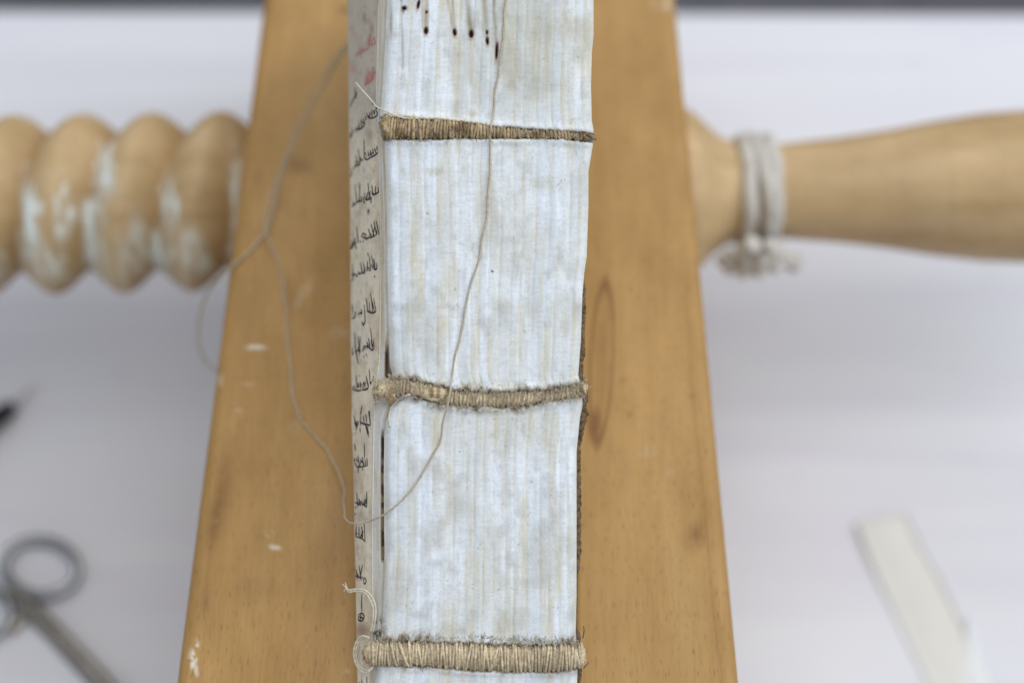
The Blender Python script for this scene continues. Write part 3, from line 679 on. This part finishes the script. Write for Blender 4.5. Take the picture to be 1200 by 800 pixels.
# the three raised cords with their windings
def surf_u(u, v):
    s = np.clip((u - xl(v)) / (xr(v) - xl(v)), 0, 1)
    P = at(u, v, D + 0 * u); return P
def band(i, ua, ub, label, gap, tilt, seed, depth=.06, rise=.8, wr=.036):
    c, hh = BANDS[i]; rs = np.random.RandomState(seed)
    us = np.linspace(ua, ub, 150); N = -FWD; ac = UP
    jl = 1 + .13 * (fb(us * .09, us * 0, seed) - .5) * 2 + .12 * (fb(us * .35, us * 0, seed + 4) - .5)
    drop = depth + .22 * ss(ua + 12, ua, us) ** 2 * 1.2 + .20 * ss(ub - 9, ub, us)
    ctr = at(us, c(us), D + drop); r = hh(us) * cmpx * jl * .90
    endt = np.minimum(1, np.sqrt(np.clip(np.minimum(us - ua, ub - us) / 5 + .05, 0, 1)))
    r = r * endt
    a = np.arange(20) / 20 * 2 * math.pi
    V = ctr[:, None] + r[:, None, None] * (np.cos(a)[None, :, None] * ac + np.sin(a)[None, :, None] * N * rise)
    V = V + (.03 * (fb(us * .3, us * 0, seed + 1) - .5))[:, None, None] * N
    F = gridf(len(us), 20, True).tolist() + [list(range(20)), [149 * 20 + k for k in range(20)][::-1]]
    V = V.reshape(-1, 3)
    o = mesh('raised_cord', V, [f[::-1] for f in F], M['cord'], book, cols=whitecols(V, .35, seed) * (1.9 if i == 1 else 1.4 if i == 2 else 1.0), label=label)
    # winding: one long thread, turn after turn
    P = []; Rr = []; Cc = []; u = ua + 2.0
    while u < ub - 2.5:
        g_ = gap * rs.uniform(.75, 1.35); tl = (tilt + rs.normal(0, 1.5)) * float(hh(u)) / 14; rj = rs.uniform(.93, 1.12); lean = rs.normal(0, .06); tone = rs.uniform(.72, 1.15)
        if rs.rand() < .10: g_ *= 2.0
        if rs.rand() < .07: tl += rs.choice([-4, 4])
        for k in range(18):
            th = k / 18 * 2 * math.pi
            uc = u + g_ * k / 18 + tl * math.cos(th)
            uc_ = min(max(uc, ua + 1), ub - 1)
            rad = np.interp(uc_, us, r) * rj * (1 + lean * math.sin(th * 2 + 1)) + .012
            ct = np.array([np.interp(uc_, us, ctr[:, j]) for j in range(3)])
            P.append(ct + rad * (math.cos(th) * ac + math.sin(th) * N * rise)); Rr.append(wr * rs.uniform(.8, 1.1)); Cc.append(tone)
        u += g_
    P = np.array(P); V, F = tube(P, np.array(Rr), 6)
    tn = np.repeat(np.array(Cc), 6)
    n = fb(V[:, 0] * 9, V[:, 1] * 9, seed + 3)
    C = np.ones((len(V), 3)) * tn[:, None]
    C = mixc(C, (.26, .20, .15), ss(.46, .66, fb(V[:, 0] * 2.6, V[:, 1] * 5, seed + 5)) * [.85, .55, .5][i])
    C = mixc(C, (.42, .34, .26), ss(.52, .72, fb(V[:, 0] * 7, V[:, 1] * 9, seed + 9)) * .6)
    C = mixc(C, (1.35, 1.45, 1.6), ss(.5, .8, n) * .6)
    if i == 1: C = mixc(C, (1.0, 1.02, 1.04), np.full(len(V), .35))
    if i == 2: C = mixc(C, (1.12, 1.16, 1.2), np.full(len(V), .3))
    if i == 0: C = C * (.74, .68, .60)
    mesh('winding', V, F, M['wrap'], o, cols=C)
    return o, us, ctr, r
b1 = band(0, 444.5, 699, 'uppermost raised cord, thick at its left end', 3.7, 1.6, 11, wr=.040)
b2 = band(1, 436, 689, 'middle raised cord, frayed and half sunk', 4.8, 3.2, 12, depth=.13, wr=.038)
b3 = band(2, 424, 686, 'lowest raised cord, thick with even windings', 3.4, 1.0, 13, wr=.036)

# knots and lumps where the cords leave the spine
def lump(u, v, d, ru, rv, rd, name, mat, parent, seed=0, cols=None, label=None):
    nu, nv_ = 22, 28; th = np.linspace(0, math.pi, nu)[:, None]; ph = (np.arange(nv_) / nv_ * 2 * math.pi)[None, :]
    c = at(u, v, d); k = 1 + .35 * (fb(th * 2 + ph * 0, ph * 1.3, seed) - .5) + .35 * (fb(th * 6, np.abs(ph - math.pi) * 5, seed + 2) - .5)
    x = np.sin(th) * np.cos(ph) * k * ru * cmpx; y = np.sin(th) * np.sin(ph) * k * rv * cmpx; z = np.cos(th) * k * rd * cmpx + 0 * ph
    V = c + x[..., None] * np.array([1, 0, 0]) + y[..., None] * UP - z[..., None] * FWD
    V = V.reshape(-1, 3); F = gridf(nu, nv_, True).tolist()
    return mesh(name, V, [f[::-1] for f in F], mat, parent, cols=mixc(whitecols(V, .3, seed), (.35, .28, .2), ss(.42, .6, fb(V[:, 0] * 9, V[:, 2] * 9, seed)) * .8), label=label)
lump(453, 148, D - .02, 8.5, 11, 8, 'knot', M['wrap'], b1[0], 5)
lump(449, 457, D + .05, 12, 9, 7, 'knot', M['wrap'], b2[0], 6)
lump(458, 463, D + .02, 6, 10, 6, 'knot', M['wrap'], b2[0], 7)
lump(510, 462, D - .02, 17, 8, 7, 'knot', M['wrap'], b2[0], 8)
lump(437, 765, D + .05, 11, 13, 8, 'knot', M['wrap'], b3[0], 9)
lump(681, 768, D + .03, 5, 14, 7, 'knot', M['wrap'], b3[0], 10)
lump(684, 457, D + .03, 4.5, 8, 6, 'knot', M['wrap'], b2[0], 14)

# short pale threads of the sewing, ends loose
def strand(pts, r, name, mat, parent, lift=.04, label=None, n=8, twist=True):
    P3 = []
    for p in pts:
        P3.append(drape(p[0], p[1], lift) if len(p) == 2 else at(*p))
    P = smoothpath(P3, n)
    V, F = tube(P, r * (1 + .15 * np.sin(np.arange(len(P)) * 1.3)), 8)
    return mesh(name, V, F, mat, parent, cols=whitecols(V, .12), label=label)
strand([(417, 97, 42.6), (422, 103, 42.4), (430, 112, 42.3), (437, 120, 42.25), (441, 125, 42.1), (449, 129, 41.98), (462, 135, 41.93), (475, 138.5, 41.92), (490, 139, 41.98)], .020, 'sewing_end', M['pale'], book, label='short pale thread end sticking out above the uppermost cord')
for dx, dy in ((0, 0), (2.6, 2.2)):
    strand([(405 + dx * .2, 686 + dy, 42.5), (408 + dx * .3, 691 + dy, 42.45), (416, 690 + dy, 42.35), (427 - dx * .3, 691 + dy, 42.2), (435 - dx, 698 + dy, 42.1), (439.5 - dx, 708 + dy, 42.05), (440 - dx, 722, 42.05), (437 - dx, 740, 42.15)], .024, 'sewing_end', M['pale'], book, label='doubled pale thread end curling above the lowest cord')
    strand([(433, 747, 42.1), (424 + dx, 745 + dy * .4, 42.2), (417 + dx, 753, 42.3), (414.5 + dx, 765, 42.35), (417 + dx, 777, 42.3), (424 + dx * .6, 786 - dy, 42.15), (431, 787 - dy, 42.05), (437, 781, 42.0)], .026, 'sewing_loop', M['pale'], book, label='doubled pale thread looped round the end of the lowest cord')
for (a, b) in [((405, 688), (401, 684)), ((405, 689), (403, 693)), ((406, 688), (404.5, 682))]:
    strand([(*a, 42.5), ((a[0] + b[0]) / 2, (a[1] + b[1]) / 2 - .4, 42.5), (*b, 42.52)], .010, 'frayed_end', M['pale'], book)
strand([(457, 500), (456, 488), (459, 477), (467, 468), (480, 462, 41.85)], .030, 'sewing_end', M['pale'], book, .02)

# brown remains of the old covering along the right edge
wr_ = curve([(326, 0), (345, 3.2), (380, 3.0), (440, 4.5), (450, 5), (476, 4), (486, 7.5), (500, 4.5), (515, 2.6), (560, 3.0), (620, 3.0), (650, 3.4), (664, 2.2), (672, .6), (735, .5), (745, 4), (760, 3), (790, 4), (800, 3), (812, 0)])
v2 = np.arange(326, 812, .9); tg, vg = np.meshgrid(np.linspace(0, 1, 8), v2)
rg = (fb(vg * .2, vg * 0, 130, 4) - .5)
uu = xr(vg) - 1.5 + (wr_(vg) * (1.25 + 1.2 * rg) + ss(470, 500, vg) * (1 - ss(655, 668, vg)) * 1.0 + 1.5) * tg
P = at(uu, vg, D + .26 + .10 * tg + .06 * fb(uu * .6, vg * .25, 131))
Pb = P + FWD * .25; Pb[:, 0] += 0
nv = uu.size; F = flip(gridf(*uu.shape)).tolist() + (gridf(*uu.shape) + nv).tolist()
nc3 = uu.shape[1]
for r in range(uu.shape[0] - 1):
    a_ = r * nc3 + nc3 - 1; F.append([a_, a_ + nc3, a_ + nc3 + nv, a_ + nv])
V = np.concatenate([P.reshape(-1, 3), Pb.reshape(-1, 3)])
mesh('cover_remnant', V, F, M['leather'], book, label='thin dark strip of old leather left along the right edge')
# right flank of the last gathering
vq = np.arange(VT, VB, 3.0)
tg, vg = np.meshgrid(np.linspace(0, 1, 5), vq)
P = surf(np.ones_like(tg), vg) + FWD * (.02 + tg[..., None] * 6.0) - np.array([.02, 0, 0])
P[..., 0] += (1.50 - P[..., 0]) * tg ** 2 * .7
mesh('end_leaf', P.reshape(-1, 3), flip(gridf(*tg.shape)), M['leaf'], book, cols=np.ones((tg.size, 3)) * np.array(srgb(205, 196, 176)), label='outer leaf on the right side, against the press cheek')

# loose fibres and dust caught along the cords
def fluff(n, box_, mat, seed, name, length=(4, 9), r=.006, bias=0):
    rs = np.random.RandomState(seed); parts = []
    for _ in range(n):
        i = rs.choice(len(box_), p=np.array([b[5] for b in box_]) / sum(b[5] for b in box_)); ba, ua, ub, lo, hi, _w = box_[i]
        u = rs.uniform(ua, ub); c, hh = BANDS[ba]; sd = rs.uniform(lo, hi); v = c(u) + sd * hh(u)
        an = rs.normal(-math.pi / 2 if sd < 0 else math.pi / 2, .75); L = rs.uniform(*length)
        bend = rs.normal(0, .45); pts = []
        for t in (0, .33, .66, 1):
            aa = an + bend * t; pts.append(at(u + math.cos(aa) * L * t, v + math.sin(aa) * L * t, D - .03 - .10 * math.sin(t * 2.6) * rs.uniform(.3, 1.2) + .03 * abs(sd)))
        parts.append(tube(smoothpath(pts, 3), r * rs.uniform(.6, 1.4), 3, cap=False))
    V, F = join(parts); o = mesh(name, V, F, mat, book); o['kind'] = 'stuff'; return o
fluff(330, [(2, 560, 640, -1.5, -.85, 3), (2, 440, 560, -1.25, -.8, 1.2), (2, 640, 680, -1.5, -.85, 1.2), (1, 465, 685, -1.3, -.7, .8), (1, 480, 570, .8, 1.5, .7), (1, 640, 686, -1.5, -.4, 1.0), (0, 450, 560, .7, 1.1, .7), (2, 430, 500, .7, 1.1, .6)], M['fluff'], 3, 'dark_fibres', (2, 7), .004, 1)
fluff(2100, [(2, 445, 680, -1.4, -.3, 2.5), (1, 460, 686, -1.3, 1.2, 5), (1, 436, 470, -1.2, 1.2, 1), (0, 445, 500, -1, 1, .6), (2, 425, 680, -1, 1, 2.5), (0, 446, 690, -.9, .9, .8)], M['palefluff'], 5, 'pale_fibres', (3, 9), .005, 1)
for k, (a, b, c_) in enumerate([((683, 747), (684.5, 738), (683.5, 733)), ((679, 752), (677, 742), (675.5, 735)), ((677, 660), (679, 665), (678, 668)), ((684, 782), (688, 778), (690, 775))]):
    strand([(*a, 42.1), (*b, 41.95), (*c_, 41.95)], .014, 'frayed_end', M['fluff'], book)

# ------------------------------------------------------------------ loose sewing threads
def on_top(u, v, h): return onz(u, v, ZJ + h)
p1 = [drape(594, -60, .03), drape(593, 0, .03), drape(589, 40, .03), drape(584, 85, .03), drape(578, 128, .04), at(575.5, 150, 41.72), drape(575, 170, .05), drape(573, 230, .03), drape(564, 290, .03), drape(548, 350, .03), drape(537, 400, .03),
      drape(531, 440, .04), at(526, 466, 41.68), drape(515, 515, .05), drape(495, 555, .04), at(471, 586, 41.88), at(450, 602, 41.95), at(430, 611, 42.2), at(414, 613, 42.5), at(406, 607, 43.2), at(402, 592, 44.2), at(403, 572, 44.9), on_top(393, 545, .25), on_top(383, 526, .09), on_top(366, 508, .05), on_top(350, 486, .04),
      on_top(343, 455, .04), on_top(338, 405, .04), on_top(334, 355, .05), on_top(329, 318, .08), on_top(319, 290, .25), on_top(311, 270, .4), on_top(313, 245, .4), on_top(322, 215, .5), on_top(334, 185, .8), on_top(350, 140, 1.4), on_top(372, 100, 2.2), on_top(398, 62, 3.2), on_top(416, 42, 3.4)]
th_l = root('sewing_thread', 'fine linen thread trailing down the spine and over the left cheek', 'thread', tuple(on_top(366, 508, 0)), group='loose sewing threads')
P = smoothpath(p1, 10)
kk = np.arange(len(P)); P[:, 0] += .030 * (vn(kk * .23, kk * 0, 3) - .5) * 2; P[:, 2] += .01 * (vn(kk * .4, kk * 0, 7) - .5)
def thread(P, r, par, nm='strand'):
    n = len(P); k = np.arange(n)
    V, F = tube(P, r * (1 + .10 * np.sin(k * 1.7)), 8)
    u_, v_ = proj(V)
    C = whitecols(V, .15, 4)
    C = mixc(C, (.62, .58, .52), ss(380, 0, u_ * 0 + v_) * (u_ < 420) * .5)
    return mesh(nm, V, F, M['thread'], par, cols=C)
thread(P, .025, th_l)
p2 = [on_top(418, 46, 3.0), on_top(400, 66, 2.7), on_top(378, 104, 1.9), on_top(353, 150, 1.1), on_top(330, 205, .5), on_top(322, 240, .2), on_top(314, 268, .10), on_top(302, 284, .06), on_top(286, 300, .05), on_top(272, 311, .07), onz(262, 320, ZJ - .05), onz(250, 334, ZJ - .7), onz(239, 352, ZJ - 1.5), onz(233, 380, ZJ - 2.3), onz(233, 404, ZJ - 2.8), onz(240, 422, ZJ - 3.2), onz(252, 433, ZJ - 3.4), onz(262, 436, ZJ - 3.6)]
th2 = root('sewing_thread', 'second strand of thread looping out over the outer edge of the left cheek', 'thread', tuple(on_top(302, 284, 0)), group='loose sewing threads')
thread(smoothpath(p2, 10), .036, th2)

# ------------------------------------------------------------------ scissors at the lower left
zs = .35
def T(u, v, z=zs): return onz(u, v, z + TZ)
sc = root('scissors', 'steel scissors lying on the white table left of the press', 'scissors', tuple(T(60, 735, 0)))
def ring(cu, cv_, ru, rv, ang, r):
    a = np.linspace(0, 2 * math.pi, 73)[:-1]
    c, s = math.cos(ang), math.sin(ang)
    x = ru * np.cos(a); y = rv * np.sin(a)
    P = np.array([T(cu + c * i - s * j, cv_ + s * i + c * j) for i, j in zip(x, y)])
    n = len(P); V = []
    for k in range(n):
        t = P[(k + 1) % n] - P[k - 1]; t /= np.linalg.norm(t); N = np.array([0, 0, 1.0]); B = np.cross(t, N)
        for q in np.arange(12) / 12 * 2 * math.pi: V.append(P[k] + r * (math.cos(q) * B * 1.15 + math.sin(q) * N * .95))
    V = np.array(V); F = []
    for k in range(n):
        for q in range(12):
            F.append([k * 12 + q, k * 12 + (q + 1) % 12, ((k + 1) % n) * 12 + (q + 1) % 12, ((k + 1) % n) * 12 + q])
    return V, F
def shank(pts, wid, zc):
    P = smoothpath([T(p[0], p[1], zc) for p in pts], 8); w = np.interp(np.linspace(0, 1, len(P)), np.linspace(0, 1, len(wid)), wid)
    V = []; 
    for k in range(len(P)):
        t = P[min(k + 1, len(P) - 1)] - P[max(k - 1, 0)]; t /= np.linalg.norm(t); B = np.cross(t, [0, 0, 1.0])
        for (x, z) in [(-1, -.3), (-1, .15), (-.75, .8), (0, 1), (.75, .8), (1, .15), (1, -.3), (.7, -1), (-.7, -1)]:
            V.append(P[k] + B * x * w[k] + np.array([0, 0, z * .15]))
    return np.array(V), gridf(len(P), 9, True).tolist() + [list(range(9)), [(len(P) - 1) * 9 + k for k in range(9)][::-1]]
s1 = mesh('scissor_arm', *shank([(12, 690), (28, 704), (62, 736), (118, 795), (175, 858), (230, 920), (290, 985), (350, 1050)], [.20, .26, .25, .25, .27, .34, .28, .05], .42), M['steel'], sc)
mesh('finger_ring', *ring(47, 665, 43, 32, .12, .16), M['ring_steel'], s1)
s2 = mesh('scissor_arm', *shank([(12, 738), (28, 722), (52, 735), (112, 797), (172, 860), (232, 920), (286, 988), (342, 1056)], [.20, .20, .22, .25, .27, .34, .28, .05], .17), M['steel'], sc)
mesh('finger_ring', *ring(-33, 716, 43, 32, .12, .16), M['ring_steel'], s2)
V, F = tube(np.array([T(231, 920, .3), T(231, 920, .72)]), .22, 16); mesh('pivot', V, F, M['steel'], sc)

# dark tool at the left edge
br = root('paint_brush', 'black handled tool with a pale fine tip at the left edge of the table', 'brush', tuple(T(-60, 535, 0)))
P0, P1_ = T(12, 477, .42), T(-230, 670, .30)
V, F = tube(np.linspace(T(16, 474, .42), P1_, 30), np.interp(np.linspace(0, 1, 30), [0, .04, .2, 1], [.20, .34, .36, .18]), 16); mesh('brush_handle', V, F, M['black'], br)
V, F = tube(np.linspace(T(46, 447, .10), T(16, 474, .42), 12), np.interp(np.linspace(0, 1, 12), [0, .5, 1], [.012, .06, .11]), 12); mesh('brush_tip', V, F, M['bristle'], br)

# cream strip at the lower right
sp = root('vellum_strip', 'cream strip of vellum lying on the table to the right of the press', 'strip', tuple(T(1085, 700, 0)))
def ribbon(Ls, Rs, zf, th, mat, nm, nu=10):
    L = smoothpath([T(p[0], p[1], 0) for p in Ls], 8); R_ = smoothpath([T(p[0], p[1], 0) for p in Rs], 8)
    t = np.linspace(0, 1, nu)[None, :, None]; G = L[:, None] * (1 - t) + R_[:, None] * t
    k = np.linspace(0, 1, len(L)); G[..., 2] = TZ + zf(k)[:, None] + th + .05 * np.sin(t[..., 0] * math.pi)
    B = G - np.array([0, 0, th]); n = G.shape[0] * nu
    F = gridf(G.shape[0], nu).tolist() + (flip(gridf(G.shape[0], nu)) + n).tolist()
    per = [i for i in range(nu)] + [r * nu + nu - 1 for r in range(1, G.shape[0])] + [(G.shape[0] - 1) * nu + i for i in range(nu - 2, -1, -1)] + [r * nu for r in range(G.shape[0] - 2, 0, -1)]
    for a_, b_ in zip(per, per[1:] + per[:1]): F.append([a_, b_, b_ + n, a_ + n])
    return mesh(nm, np.concatenate([G.reshape(-1, 3), B.reshape(-1, 3)]), F, mat, sp)
ribbon([(1003, 614), (1018, 653), (1046, 714), (1088, 802), (1150, 930)], [(1060, 602), (1078, 640), (1109, 694), (1158, 800), (1222, 928)], lambda k: .14 * np.exp(-((k - .1) / .25) ** 2) + .02, .05, M['strip'], 'strip_body')
ribbon([(1131, 722), (1130, 760), (1128, 800), (1150, 900)], [(1134, 730), (1147, 764), (1164, 804), (1207, 892)], lambda k: .09 + 0 * k, .03, M['strip2'], 'strip_fold')
